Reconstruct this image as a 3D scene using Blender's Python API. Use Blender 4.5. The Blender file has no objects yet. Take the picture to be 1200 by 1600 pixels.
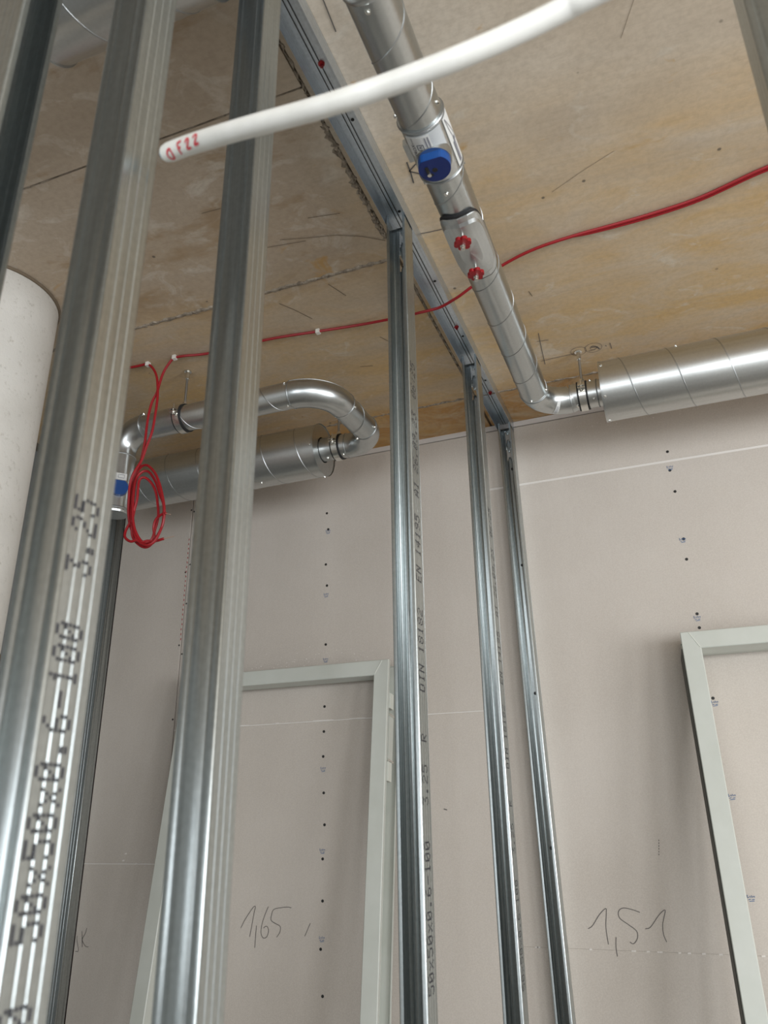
import bpy, math, random
from mathutils import Vector, Matrix, noise
S = bpy.context.scene
COL = S.collection
PI = math.pi
R = math.radians
CZ = 1.62            # camera height; every z below is written relative to it, the floor is at -1.62
H = 1.38             # ceiling above the camera
FL = -CZ
WY = 2.553           # face of the boarded wall

# ------------------------------------------------------------------ camera
cam_d = bpy.data.cameras.new('camera')
cam = bpy.data.objects.new('camera', cam_d); COL.objects.link(cam); S.camera = cam
yaw, pit, rol = R(-21.0002), R(21.9629), R(-0.76285)
fw = Vector((math.sin(yaw)*math.cos(pit), math.cos(yaw)*math.cos(pit), math.sin(pit)))
rt = Vector((math.cos(yaw), -math.sin(yaw), 0)); up = rt.cross(fw)
r2 = rt*math.cos(rol) + up*math.sin(rol); u2 = -rt*math.sin(rol) + up*math.cos(rol)
M = Matrix((r2, u2, -fw)).transposed().to_4x4(); M.translation = Vector((0, 0, CZ))
cam.matrix_world = M
cam_d.sensor_fit = 'VERTICAL'; cam_d.sensor_height = 36; cam_d.lens = 1215/1600*36
cam_d.clip_start = 0.02
cam_d.dof.use_dof = True; cam_d.dof.focus_distance = 2.35; cam_d.dof.aperture_fstop = 6.2

# ------------------------------------------------------------------ light
S.view_settings.view_transform = 'Standard'; S.view_settings.look = 'None'
S.view_settings.gamma = 1; S.view_settings.use_curve_mapping = False
S.view_settings.exposure = -0.15
w = bpy.data.worlds.new('world'); S.world = w; w.use_nodes = True
w.node_tree.nodes['Background'].inputs[0].default_value = (.80, .90, 1, 1)
w.node_tree.nodes['Background'].inputs[1].default_value = 1.0
def window_light(name, loc, rot, sx, sy, power, col):
    d = bpy.data.lights.new(name, 'AREA'); d.shape = 'RECTANGLE'; d.size = sx; d.size_y = sy
    d.energy = power; d.color = col
    o = bpy.data.objects.new(name, d); COL.objects.link(o); o.location = loc; o.rotation_euler = rot
    return o
# daylight through the windows behind and to the right of the camera
for x, wd, pw in [(-1.15, 1.8, 38), (1.1, 1.5, 55), (2.95, 1.5, 95)]:
    window_light('window_daylight', (x, -3.62, 1.56), (R(90), 0, 0), wd, 1.6, pw, (.93, .97, 1))
for k, y in enumerate([-2.2, -0.2]):
    window_light('window_daylight', (4.12, y, 1.56), (0, R(90), 0), 1.6, 1.4, 125, (.93, .97, 1))

# ------------------------------------------------------------------ mesh helpers
class MB:
    def __init__(s): s.v = []; s.f = []
    def add(s, vs, fs):
        n = len(s.v); s.v += [tuple(p) for p in vs]; s.f += [tuple(i+n for i in f) for f in fs]; return s
    def box(s, x0, x1, y0, y1, z0, z1):
        vs = [(x, y, z) for z in (z0, z1) for y in (y0, y1) for x in (x0, x1)]
        return s.add(vs, [(0,2,3,1),(4,5,7,6),(0,1,5,4),(2,6,7,3),(0,4,6,2),(1,3,7,5)])
    def tube(s, pts, r, seg=10, closed=False, cap=True):
        pts = [Vector(p) for p in pts]; n = len(pts)
        rr = r if isinstance(r, (list, tuple)) else [r]*n
        T = []
        for i in range(n):
            a = pts[i-1] if (i > 0 or closed) else pts[i]
            b = pts[(i+1) % n] if (i < n-1 or closed) else pts[i]
            t = (b-a); T.append(t.normalized() if t.length > 1e-9 else Vector((0,0,1)))
        u = T[0].orthogonal().normalized(); rings = []
        for i in range(n):
            u = (u - T[i]*u.dot(T[i])).normalized(); v = T[i].cross(u)
            rings.append([pts[i] + (u*math.cos(2*PI*k/seg) + v*math.sin(2*PI*k/seg))*rr[i] for k in range(seg)])
        vs = [p for g in rings for p in g]; fs = []
        m = n if closed else n-1
        for i in range(m):
            j = (i+1) % n
            for k in range(seg):
                fs.append((i*seg+k, i*seg+(k+1) % seg, j*seg+(k+1) % seg, j*seg+k))
        if cap and not closed:
            fs.append(tuple(range(seg))[::-1]); fs.append(tuple((n-1)*seg+k for k in range(seg)))
        return s.add(vs, fs)
    def cyl(s, p0, p1, r0, r1=None, seg=12):
        return s.tube([p0, p1], [r0, r0 if r1 is None else r1], seg)
    def ribbon(s, pts, wd, nrm):
        pts = [Vector(p) for p in pts]; nrm = Vector(nrm); L = []
        for i, p in enumerate(pts):
            t = (pts[min(i+1, len(pts)-1)] - pts[max(i-1, 0)]).normalized()
            d = t.cross(nrm).normalized()*wd/2; L += [p-d, p+d]
        return s.add(L, [(2*i, 2*i+1, 2*i+3, 2*i+2) for i in range(len(pts)-1)])
    def prism(s, poly, axis, a0, a1):
        """closed polygon (pairs) swept straight along an axis: z -> (x,y), y -> (x,z), x -> (y,z)"""
        def P(c, a): return {'z': (c[0], c[1], a), 'y': (c[0], a, c[1]), 'x': (a, c[0], c[1])}[axis]
        n = len(poly); vs = [P(c, a0) for c in poly] + [P(c, a1) for c in poly]
        fs = [(i, (i+1) % n, n+(i+1) % n, n+i) for i in range(n)]
        return s.add(vs, fs + [tuple(range(n))[::-1], tuple(range(n, 2*n))])
    def build(s, name, mat, parent=None, smooth=False, kind=None, ang=38):
        off = Vector(parent['base']) if parent is not None and 'base' in parent else Vector((0, 0, -CZ))
        if parent is None: base = Vector((0, 0, -CZ))
        else: base = off
        me = bpy.data.meshes.new(name)
        me.from_pydata([tuple(Vector(p)-base) for p in s.v], [], s.f); me.update()
        me.materials.append(mat)
        if smooth: me.shade_smooth(); me.set_sharp_from_angle(angle=R(ang))
        o = bpy.data.objects.new(name, me); COL.objects.link(o)
        if parent is not None: o.parent = parent; o['base'] = tuple(base)
        if kind: o['kind'] = kind
        return o
def thing(name, label, cat, loc, group=None, kind=None):
    o = bpy.data.objects.new(name, None); COL.objects.link(o); o.empty_display_size = .1
    o.location = (loc[0], loc[1], loc[2]+CZ); o['base'] = (loc[0], loc[1], loc[2])
    o['label'] = label; o['category'] = cat
    if group: o['group'] = group
    if kind: o['kind'] = kind
    return o
def offset_poly(pts, t):
    """open polyline -> closed thin strip outline of thickness t (left side)"""
    out = []
    for i, p in enumerate(pts):
        p = Vector(p); a = Vector(pts[max(i-1, 0)]); b = Vector(pts[min(i+1, len(pts)-1)])
        d1 = (p-a).normalized() if i > 0 else (b-p).normalized()
        d2 = (b-p).normalized() if i < len(pts)-1 else d1
        n1 = Vector((-d1.y, d1.x)); n2 = Vector((-d2.y, d2.x)); m = (n1+n2)
        m = m.normalized() if m.length > 1e-6 else n1
        out.append(p + m*(t/max(.4, m.dot(n1))))
    return [tuple(p) for p in pts] + [tuple(p) for p in reversed(out)]
def smooth_path(pts, n=8):
    pts = [Vector(p) for p in pts]; P = [pts[0]*2-pts[1]] + pts + [pts[-1]*2-pts[-2]]; out = []
    for i in range(1, len(P)-2):
        for k in range(n):
            t = k/n; a, b, c, d = P[i-1], P[i], P[i+1], P[i+2]
            out.append(.5*((2*b) + (c-a)*t + (2*a-5*b+4*c-d)*t*t + (3*b-a-3*c+d)*t**3))
    out.append(pts[-1]); return out

# ------------------------------------------------------------------ materials
def mat(name, col=(.5,.5,.5), rough=.5, metal=0.0, nodes=None, spec=.5):
    m = bpy.data.materials.new(name); m.use_nodes = True
    b = m.node_tree.nodes['Principled BSDF']
    b.inputs['Base Color'].default_value = (*col, 1); b.inputs['Roughness'].default_value = rough
    b.inputs['Metallic'].default_value = metal; b.inputs['Specular IOR Level'].default_value = spec
    if nodes: nodes(m.node_tree, b)
    return m
class NT:
    def __init__(s, t): s.t = t; s.L = t.links
    def n(s, ty, **kw):
        x = s.t.nodes.new(ty)
        for k, v in kw.items():
            if k in ('operation', 'blend_type', 'data_type', 'feature', 'noise_dimensions', 'distance'): setattr(x, k, v)
            else: x.inputs[k].default_value = v
        return x
    def pos(s, sc=(1,1,1), rot=(0,0,0)):
        g = s.t.nodes.new('ShaderNodeNewGeometry'); m = s.t.nodes.new('ShaderNodeMapping')
        m.inputs['Scale'].default_value = sc; m.inputs['Rotation'].default_value = rot
        s.L.new(g.outputs['Position'], m.inputs['Vector']); return m.outputs[0]
    def noise(s, vec, scale, detail=3, rough=.5, dist=0):
        x = s.n('ShaderNodeTexNoise', Scale=scale, Detail=detail, Roughness=rough, Distortion=dist); s.L.new(vec, x.inputs['Vector']); return x.outputs['Fac']
    def ramp(s, fac, stops):
        x = s.t.nodes.new('ShaderNodeValToRGB'); e = x.color_ramp.elements
        while len(e) < len(stops): e.new(.5)
        for k, (p, c) in enumerate(stops):
            e[k].position = p; e[k].color = (c, c, c, 1) if isinstance(c, (int, float)) else (*c, 1)
        s.L.new(fac, x.inputs[0]); return x.outputs[0]
    def mix(s, fac, a, b, bt='MIX'):
        x = s.t.nodes.new('ShaderNodeMix'); x.data_type = 'RGBA'; x.blend_type = bt
        for sock, val in ((x.inputs[0], fac), (x.inputs[6], a), (x.inputs[7], b)):
            if hasattr(val, 'links'): s.L.new(val, sock)
            elif isinstance(val, (int, float)): sock.default_value = val
            else: sock.default_value = (*val, 1)
        return x.outputs[2]
    def math(s, op, a, b=0.0, c=0.0):
        x = s.t.nodes.new('ShaderNodeMath'); x.operation = op
        for i, val in enumerate((a, b, c)):
            if hasattr(val, 'links'): s.L.new(val, x.inputs[i])
            else: x.inputs[i].default_value = val
        return x.outputs[0]
    def sep(s, vec):
        x = s.t.nodes.new('ShaderNodeSeparateXYZ'); s.L.new(vec, x.inputs[0]); return x.outputs
    def bump(s, b, h, strength, dist=.002):
        x = s.n('ShaderNodeBump', Strength=strength, Distance=dist); s.L.new(h, x.inputs['Height']); s.L.new(x.outputs[0], b.inputs['Normal'])
def galv(name, col, rough, streak=(60, 60, .6), spang=140, var=.12, rvar=.06, bmp=.012):
    def f(t, b):
        k = NT(t); p = k.pos()
        sp = k.noise(p, spang, 2); st = k.noise(k.pos(streak), 6, 3)
        c1 = tuple(x*(1-var) for x in col); c2 = tuple(min(1, x*(1+var)) for x in col)
        m = k.math('MULTIPLY_ADD', st, .6, k.math('MULTIPLY', sp, .4))
        k.L.new(k.ramp(m, [(.35, c1), (.65, c2)]), b.inputs['Base Color'])
        k.L.new(k.math('MULTIPLY_ADD', st, rvar, rough-rvar/2), b.inputs['Roughness'])
        if bmp: k.bump(b, st, bmp, .0005)
    return mat(name, col, rough, 1.0, f)
M_stud = galv('galvanized_stud', (.47, .505, .505), .33)
M_track = galv('galvanized_track', (.60, .65, .70), .36, (60, .6, 60))
M_duct = galv('galvanized_duct', (.50, .525, .525), .30, (14, 1, 14), 160, .06, .04, 0)
M_ductx = galv('galvanized_silencer', (.58, .59, .58), .33, (1, 16, 16), 160, .06, .04, 0)
M_seam = mat('seam_metal', (.42, .43, .43), .40, 1)
M_dim = galv('galvanized_elbow', (.55, .57, .57), .30, (6, 6, 6), 120, .05, .04, 0)
M_cover = galv('brushed_cover', (.56, .58, .58), .42, (30, 2, 30), 160, .05, .04, 0)
M_zinc = mat('zinc_screw', (.75, .74, .70), .25, 1)
M_black = mat('black_rubber', (.012, .012, .013), .6)
M_hole = mat('dark_screw', (.012, .011, .010), .5)
M_blue = mat('blue_plastic', (.006, .062, .25), .42)
M_bluedk = mat('dark_blue_plastic', (.003, .016, .115), .45)
M_red = mat('red_cable', (.30, .006, .011), .42)
M_redk = mat('red_knob_plastic', (.26, .004, .008), .4)
M_redplug = mat('red_wall_plug', (.45, .02, .02), .5)
M_clip = mat('white_clip', (.75, .72, .66), .5)
M_copper = mat('bare_wire', (.6, .42, .32), .4, .6)
M_ink = mat('black_ink', (.018, .018, .030), .6)
M_pencil = mat('pencil_lead', (.10, .09, .085), .7)
M_blueink = mat('blue_stamp_ink', (.045, .12, .27), .7)
M_redink = mat('red_marker_ink', (.62, .06, .08), .6)
M_label = mat('white_label', (.68, .68, .66), .5)
M_labelg = mat('grey_label', (.50, .52, .53), .4)
M_print = mat('label_print', (.05, .05, .08), .6)
M_printg = mat('label_print_grey', (.22, .22, .25), .6)
def f_cond(t, b):
    k = NT(t); n = k.noise(k.pos(), 30, 3)
    k.L.new(k.ramp(n, [(.3, (.72, .71, .66)), (.7, (.82, .81, .77))]), b.inputs['Base Color'])
M_conduit = mat('white_conduit_plastic', (.8, .8, .76), .35, 0, f_cond)
def f_frame(t, b):
    k = NT(t); n = k.noise(k.pos(), 9, 4, .6); s = k.noise(k.pos((8, 8, 1)), 40, 3, .7)
    c = k.ramp(n, [(.3, (.50, .515, .465)), (.7, (.545, .56, .515))])
    k.L.new(k.mix(k.ramp(s, [(.70, 0.0), (.78, .35)]), c, (.36, .37, .33)), b.inputs['Base Color'])
M_frame = mat('primed_steel', (.53, .545, .5), .42, 0, f_frame)
M_edge_shade = mat('dark_edge_shade', (.09, .092, .08), .7)  # shade on the door frame's outer return, put into a dark colour
M_weld = mat('weld_bead', (.63, .64, .58), .5)
def f_board(t, b):
    k = NT(t); p = k.pos()
    big = k.noise(p, 1.6, 3, .6); mid = k.noise(k.pos((30, 1, 7)), 3, 4, .6); fine = k.noise(p, 260, 2, .7); fl = k.noise(p, 90, 3, .8)
    c = k.ramp(big, [(.3, (.475, .425, .375)), (.7, (.545, .495, .445))])
    c = k.mix(k.ramp(mid, [(.35, .10), (.65, 0.0)]), c, (.42, .355, .30))
    c = k.mix(k.math('MULTIPLY', k.ramp(fine, [(.35, 0.0), (.7, 1.0)]), .30), c, (.70, .65, .585))
    c = k.mix(k.ramp(fl, [(.66, 0.0), (.75, .25)]), c, (.40, .35, .31))
    k.L.new(c, b.inputs['Base Color']); k.bump(b, fine, .08, .0006)
M_board = mat('plasterboard_paper', (.54, .49, .46), .85, 0, f_board, .2)
M_filler = mat('gypsum_edge', (.70, .66, .62), .8)
M_gap = mat('joint_shadow', (.10, .06, .05), .9)
def f_ceil(t, b):
    k = NT(t); p = k.pos(); xyz = k.sep(p)
    soft = k.noise(p, 1.1, 4, .6, .3); blot = k.noise(k.pos((1, 2.2, 1), (0, 0, .2)), 3.0, 5, .62, .6)
    med = k.noise(k.pos((1, 1.4, 1), (0, 0, -.5)), 9, 4, .6, 1.0); fine = k.noise(p, 70, 4, .65)
    grain = k.noise(k.pos((5, 34, 1), (0, 0, .08)), 4, 5, .65)
    c = k.ramp(soft, [(.32, (.52, .425, .325)), (.5, (.60, .505, .395)), (.68, (.66, .58, .48))])
    # ochre formwork oil, stronger over the part of the slab towards the boarded wall
    gy = k.ramp(k.math('MULTIPLY_ADD', k.math('ADD', xyz[1], k.math('MULTIPLY_ADD', soft, .6, -.3)), .9, -1.05), [(0.0, 0.0), (.25, .75), (.75, .80), (1.0, 1.0)])
    och = k.math('MULTIPLY', gy, k.ramp(blot, [(.36, .30), (.60, 1.0)]))
    band = k.noise(k.pos((.45, 3.0, 1), (0, 0, -.06)), 1.7, 4, .6, .5)
    c = k.mix(k.ramp(band, [(.32, .45), (.48, 0.0)]), c, (.40, .32, .24))
    och = k.math('MULTIPLY', och, k.ramp(band, [(.36, .45), (.56, 1.0)]))
    c = k.mix(k.math('MULTIPLY', och, .95), c, (.58, .365, .135))
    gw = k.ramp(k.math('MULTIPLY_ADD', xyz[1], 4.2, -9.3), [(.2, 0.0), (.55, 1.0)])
    c = k.mix(k.math('MULTIPLY', gw, k.ramp(med, [(.40, .25), (.62, .95)])), c, (.46, .23, .06))
    # mottled pinkish brown slab left of the track
    gl = k.math('MULTIPLY', k.ramp(k.math('MULTIPLY_ADD', xyz[0], -2.0, -.75), [(.3, 0.0), (.6, 1.0)]), k.ramp(k.math('MULTIPLY_ADD', xyz[1], -3.0, 5.2), [(.3, 0.0), (.8, 1.0)]))
    c = k.mix(k.math('MULTIPLY', gl, .75), c, (.43, .345, .265))
    c = k.mix(k.math('MULTIPLY', gl, k.ramp(med, [(.53, 0.0), (.59, .5)])), c, (.58, .51, .43))
    c = k.mix(k.math('MULTIPLY', gl, k.ramp(blot, [(.54, 0.0), (.64, .6)])), c, (.33, .215, .11))
    c = k.mix(k.ramp(grain, [(.38, .12), (.52, 0.0)]), c, (.36, .28, .20))
    c = k.mix(k.ramp(med, [(.60, 0.0), (.70, .40)]), c, (.68, .63, .54))
    c = k.mix(k.math('MULTIPLY', k.ramp(fine, [(.35, 1.0), (.6, 0.0)]), .20), c, (.26, .20, .14))
    v = k.n('ShaderNodeTexVoronoi', Scale=11.0); v.feature = 'F1'; k.L.new(p, v.inputs['Vector'])
    pit = k.math('MULTIPLY', k.ramp(v.outputs['Distance'], [(.035, 1.0), (.06, 0.0)]), k.ramp(k.noise(p, 5, 1), [(.5, 0.0), (.54, .8)]))
    c = k.mix(pit, c, (.10, .085, .07))
    rust = k.math('MULTIPLY', k.ramp(k.noise(k.pos((1, 1.2, 1), (0, 0, .6)), 7, 4, .65, .8), [(.64, 0.0), (.72, .75)]), k.ramp(k.noise(p, 1.4, 1), [(.46, .15), (.60, 1.0)]))
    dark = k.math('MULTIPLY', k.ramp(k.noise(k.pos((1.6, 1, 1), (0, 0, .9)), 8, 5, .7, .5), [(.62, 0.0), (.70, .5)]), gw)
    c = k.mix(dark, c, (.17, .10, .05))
    c = k.mix(rust, c, (.50, .29, .09))
    k.L.new(c, b.inputs['Base Color']); k.bump(b, k.math('ADD', fine, grain), .12, .002)
M_ceil = mat('board_marked_concrete', (.45, .38, .3), .8, 0, f_ceil, .25)
def f_mort(t, b):
    k = NT(t); n = k.noise(k.pos(), 60, 4, .7)
    k.L.new(k.ramp(n, [(.35, (.16, .125, .09)), (.65, (.40, .34, .27))]), b.inputs['Base Color']); k.bump(b, n, .5, .004)
M_mortar = mat('rough_mortar', (.3, .25, .2), .9, 0, f_mort)
M_slot = mat('concrete_joint', (.16, .12, .08), .9)
def f_col(t, b):
    k = NT(t); n = k.noise(k.pos(), 60, 4, .7); g = k.noise(k.pos(), 7, 3)
    c = k.ramp(g, [(.3, (.60, .575, .53)), (.7, (.67, .645, .60))])
    k.L.new(k.mix(k.ramp(n, [(.28, .7), (.42, 0.0)]), c, (.42, .39, .34)), b.inputs['Base Color']); k.bump(b, n, .35, .004)
M_col = mat('rendered_column', (.64, .61, .57), .85, 0, f_col, .2)
M_colb = mat('column_base_wrap', (.33, .29, .24), .8)
def f_floor(t, b):
    k = NT(t); n = k.noise(k.pos(), 3, 5, .6)
    k.L.new(k.ramp(n, [(.3, (.20, .195, .185)), (.7, (.27, .265, .25))]), b.inputs['Base Color'])
M_floor = mat('screed_floor', (.4, .37, .33), .7, 0, f_floor)
M_walll = mat('raw_concrete_wall', (.20, .205, .20), .85)
M_wallp = mat('plain_wall', (.42, .39, .36), .9)

# ------------------------------------------------------------------ room shell
def structure(o): o['kind'] = 'structure'; return o
def root(name, loc=(0, 0, FL)):
    o = bpy.data.objects.new(name, None); COL.objects.link(o); o.location = (loc[0], loc[1], loc[2]+CZ)
    o['base'] = tuple(loc); o['kind'] = 'structure'; return o
XL, XR, YB = -2.195, 4.2, -3.7
structure(MB().box(XL-.15, XR+.15, YB-.15, WY+.2, FL-.2, FL).build('floor', M_floor))
# ceiling: slab with the fields left by the formwork panels
ceil = root('ceiling', (0, 0, H))
MB().box(XL-.15, XR+.15, YB-.15, WY+.2, H+.006, H+.2).build('slab', M_slot, ceil)
for x0, x1, y0, y1, dz in [(XL, -.5495, YB, .9985, 0), (XL, -.5495, 1.0035, 1.543, .001), (XL, -.5495, 1.551, 2.316, 0), (XL, -.5495, 2.322, WY+.02, -.001),
                           (-.5415, XR, YB, 2.318, 0), (-.5415, XR, 2.324, WY+.02, .001)]:
    MB().box(x0, x1, y0, y1, H+dz, H+.0075).build('formwork_field', M_ceil, ceil)
rnd = random.Random(4)
def ridge(a, b, wd, hgt, jit, n, name='mortar_ridge', holes=0.0):
    a, b = Vector((a[0], a[1], H)), Vector((b[0], b[1], H)); t = (b-a).normalized(); s = Vector((-t.y, t.x, 0)); m = MB()
    vs = []; fs = []
    for i in range(n+1):
        p = a.lerp(b, i/n) + s*rnd.uniform(-jit, jit); q = wd*rnd.uniform(.45, 1.25)/2; h = hgt*rnd.uniform(.3, 1.3)
        if rnd.random() < holes: q *= .25; h *= .3
        vs += [p-s*q+Vector((0,0,.002)), p-s*q*.4-Vector((0,0,h)), p+s*q*.45-Vector((0,0,h*.8)), p+s*q+Vector((0,0,.002))]
    for i in range(n):
        for k in range(3): fs.append((4*i+k, 4*i+k+1, 4*i+k+5, 4*i+k+4))
    m.add(vs, fs); return m.build(name, M_mortar, ceil, False)
ridge((XL, 1.5465), (-.552, 1.5465), .017, .0025, .002, 160)
ridge((-.5455, .86), (-.5455, 1.50), .010, .003, .004, 90, holes=.35)
ridge((-.552, 1.10), (-.552, 1.47), .014, .002, .005, 60, holes=.3)
ridge((-.5455, 1.60), (-.5455, 2.31), .012, .002, .002, 60, holes=.3)
ridge((XL, 2.318), (-.55, 2.318), .020, .003, .003, 120, holes=.2)
ridge((-.54, 2.320), (1.6, 2.320), .018, .003, .003, 140, holes=.2)
ridge((XL, 1.0010), (-.552, 1.0010), .006, .0015, .001, 80, holes=.6)
def pencil(lines, wd, name='pencil_mark', m=None):
    mb = MB()
    for l in lines: mb.ribbon([(x, y, H-.0012) for x, y in l], wd, (0, 0, 1))
    return mb.build(name, m or M_pencil, ceil)
pencil([[(-.417,1.258),(-.419,1.29),(-.423,1.322)], [(-.383,1.259),(-.421,1.285)], [(-.421,1.285),(-.392,1.307)]], .003)
pencil([[(-.430,.80),(-.432,.855),(-.436,.918)]], .0022)
pencil([[(-.470,1.484),(-.440,1.488),(-.390,1.491)]], .0026)
pencil([[(-.268,2.024),(-.274,2.10),(-.281,2.205)], [(-.281,2.067),(-.246,2.072)], [(-.290,2.182),(-.24,2.1795),(-.182,2.179)], [(-.139,2.181),(-.118,2.180)], [(-.072,2.160),(-.070,2.195)], [(-.086,2.168),(-.084,2.176)]], .0019)
pencil([[(-.123+.026*math.cos(a*PI/9), 2.168+.026*math.sin(a*PI/9)) for a in range(19)], [(-.123+.010*math.cos(a*PI/9), 2.168+.011*math.sin(a*PI/9)) for a in range(19)],
        [(-.169+.024*math.cos(a*PI/9), 2.170+.024*math.sin(a*PI/9)) for a in range(19)]], .0012)
pencil([[(-.130, 2.162), (-.112, 2.166), (-.106, 2.182)]], .0045)
pencil([[(-.80,1.372),(-.72,1.395),(-.66,1.41),(-.60,1.44),(-.553,1.475)], [(-.70,1.33),(-.62,1.345)], [(-.93,1.22),(-.85,1.225),(-.80,1.22)], [(-.90,1.36),(-.84,1.385),(-.74,1.40)]], .0017, 'hairline_crack', M_slot)
pencil([[(-.76,1.575),(-.735,1.64)], [(-.925,1.60),(-.90,1.64),(-.87,1.70)], [(-.72,1.86),(-.70,1.90)], [(-.84,1.99),(-.80,2.00)], [(-.255,1.815),(-.25,1.84)]], .002, 'hairline_crack', M_slot)
pencil([[(-.13,1.47),(-.05,1.43),(.02,1.40)], [(.06,1.13),(.09,1.06),(.10,1.02)]], .0009, 'hairline_crack', M_slot)

# boarded wall: a backing wall and its plasterboard sheets
wall = root('wall_back', (0, WY+.0125, FL))
MB().box(XL-.15, XR+.15, WY+.0125, WY+.15, FL, H+.01).build('backing', M_gap, wall)
TOPB = 1.357
sheets = [(XL, -1.849, FL, -.1195), (XL, -1.849, -.1165, TOPB), (-1.8455, -.611, FL, .3440), (-1.8455, -.611, .3470, TOPB),
          (-.609, .655, FL, -.33312), (-.609, .655, -.33288, 1.1215), (-.609, .655, 1.1295, TOPB),
          (.657, 1.905, FL, .38), (.657, 1.905, .383, TOPB), (1.907, 3.155, FL, -.33), (1.907, 3.155, -.328, TOPB), (3.157, XR, FL, TOPB)]
for x0, x1, z0, z1 in sheets:
    e = .0003 if abs(z0+.333) < .01 or abs(z1+.333) < .01 else .0012; m = MB()
    m.add([(x0,WY+.0125,z0),(x1,WY+.0125,z0),(x1,WY+.0125,z1),(x0,WY+.0125,z1),(x0,WY+e,z0),(x1,WY+e,z0),(x1,WY+e,z1),(x0,WY+e,z1),
           (x0+e,WY,z0+e),(x1-e,WY,z0+e),(x1-e,WY,z1-e),(x0+e,WY,z1-e)],
          [(0,1,5,4),(1,2,6,5),(2,3,7,6),(3,0,4,7),(4,5,9,8),(5,6,10,9),(6,7,11,10),(7,4,8,11),(8,9,10,11)])
    m.build('plasterboard', M_board, wall)
MB().box(-.609, .655, WY+.0016, WY+.012, 1.1213, 1.1297).build('board_joint', M_filler, wall)
MB().box(-1.8455, -.611, WY+.0004, WY+.012, .3439, .3471).build('board_joint', M_filler, wall)
MB().box(XL, -1.849, WY+.0004, WY+.012, -.1196, -.1164).build('board_joint', M_filler, wall)
m = MB()
for x0, x1 in [(-1.60,-1.52),(-1.41,-1.395),(-1.26,-1.18),(-1.12,-1.06)]:
    m.ribbon([(x0, WY-.0012, .3446+rnd.uniform(0,.002)), ((x0+x1)/2, WY-.0012, .347), (x1, WY-.0012, .346)], .004, (0,1,0))
m.build('torn_paper_edge', M_filler, wall)
m = MB()
for x in (-.37, -.255, -.25, -.214, -.186, -.178, -.13, -.104, -.068, -.026, .08, -.524, -.518):
    m.ribbon([(x-rnd.uniform(.002,.006), WY-.0012, -.3335), (x+rnd.uniform(.002,.006), WY-.0012, -.3328)], .004, (0,1,0))
for x, z in ((-2.009,-.084),(-2.017,-.107),(-1.96,-.118)): m.ribbon([(x-.005, WY-.0012, z), (x+.005, WY-.0012, z+.001)], .005, (0,1,0))
for k in range(60):
    x = rnd.uniform(-1.55, -1.0); z = .565+.02*rnd.gauss(0,1)+.03*(x+1.2)
    m.ribbon([(x, WY-.0012, z), (x+rnd.uniform(.001,.005), WY-.0012, z+rnd.uniform(-.002,.002))], rnd.uniform(.001,.003), (0,1,0))
for k in range(46):
    x = rnd.uniform(-.5, .4); z = 1.31+.01*rnd.gauss(0,1)
    m.ribbon([(x, WY-.0012, z), (x+rnd.uniform(.001,.005), WY-.0012, z+rnd.uniform(-.002,.002))], rnd.uniform(.001,.003), (0,1,0))
m.build('gypsum_flecks', M_filler, wall, kind='stuff')
# white edge strip between the sheets and the slab
structure(MB().box(XL, XR, WY-.001, WY+.01, TOPB+.0025, H-.0005).build('trim_1', mat('edge_strip', (.60,.56,.53), .8)))
dots = [(-1.219,1.135),(-1.212,1.067),(-1.22,.925),(-1.214,.841),(-1.215,.617),(-1.216,.395),(-1.217,.309),(-1.218,.225),(-1.214,.106),(-1.209,.005),(-1.214,-.1),(-1.212,-.225),(-1.216,-.363),(-1.207,-.492),
        (.049,1.16),(.047,1.091),(.052,1.013),(.054,.846),(.053,.777),(.057,.598),(.057,.554),(.062,.34),
        (-1.853,1.249),(-1.838,1.24),(-1.837,1.005),(-1.856,.974),(-1.838,.84),(-1.856,.672),(-1.839,.636),(-1.856,.386)]
sm = None
for i, (x, z) in enumerate(dots):
    if sm is None:
        o = MB().cyl((0, .002, 0), (0, -.0008, 0), .0052, .0048, 10)
        me = bpy.data.meshes.new('screw'); me.from_pydata(o.v, [], o.f); me.materials.append(M_hole); sm = me
    o = bpy.data.objects.new('screw', sm); COL.objects.link(o); o.parent = wall
    o.location = Vector((x, WY, z)) - Vector(wall['base']); s = .75 if x < -1.8 else 1; o.scale = (s, 1, s)
for x, z in [(-1.212,1.057),(-1.216,.804),(-1.217,.183),(-1.215,-.076),(-1.212,-.334),(.049,1.1),(.051,.842),(.056,.584),(.065,.325),(.069,.064),(.074,-.195),(-1.214,.56)]:
    m = MB()
    def P(a, b): return (x+a*.001, WY-.0012, z+b*.001)
    for l in [[(-9,8),(-9,0),(-5,2)],[(-4,5),(-1,1),(1,7),(4,1)],[(5,4),(9,5),(8,1)],[(-8,-4),(-2,-3)],[(1,-4),(8,-3)],[(-6,-8),(7,-7)]]:
        m.ribbon([P(*q) for q in l], .0016, (0,1,0))
    m.build('stamp_mark', M_blueink, wall)
def writing(strokes, name, wd=.0019):
    m = MB()
    for s in strokes: m.ribbon([(x, WY-.0014, z) for x, z in (smooth_path([(a, 0, b) for a, b in s], 4) and [(p.x, p.z) for p in smooth_path([(a, 0, b) for a, b in s], 4)])], wd, (0,1,0))
    return m.build(name, M_pencil, wall)
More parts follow.
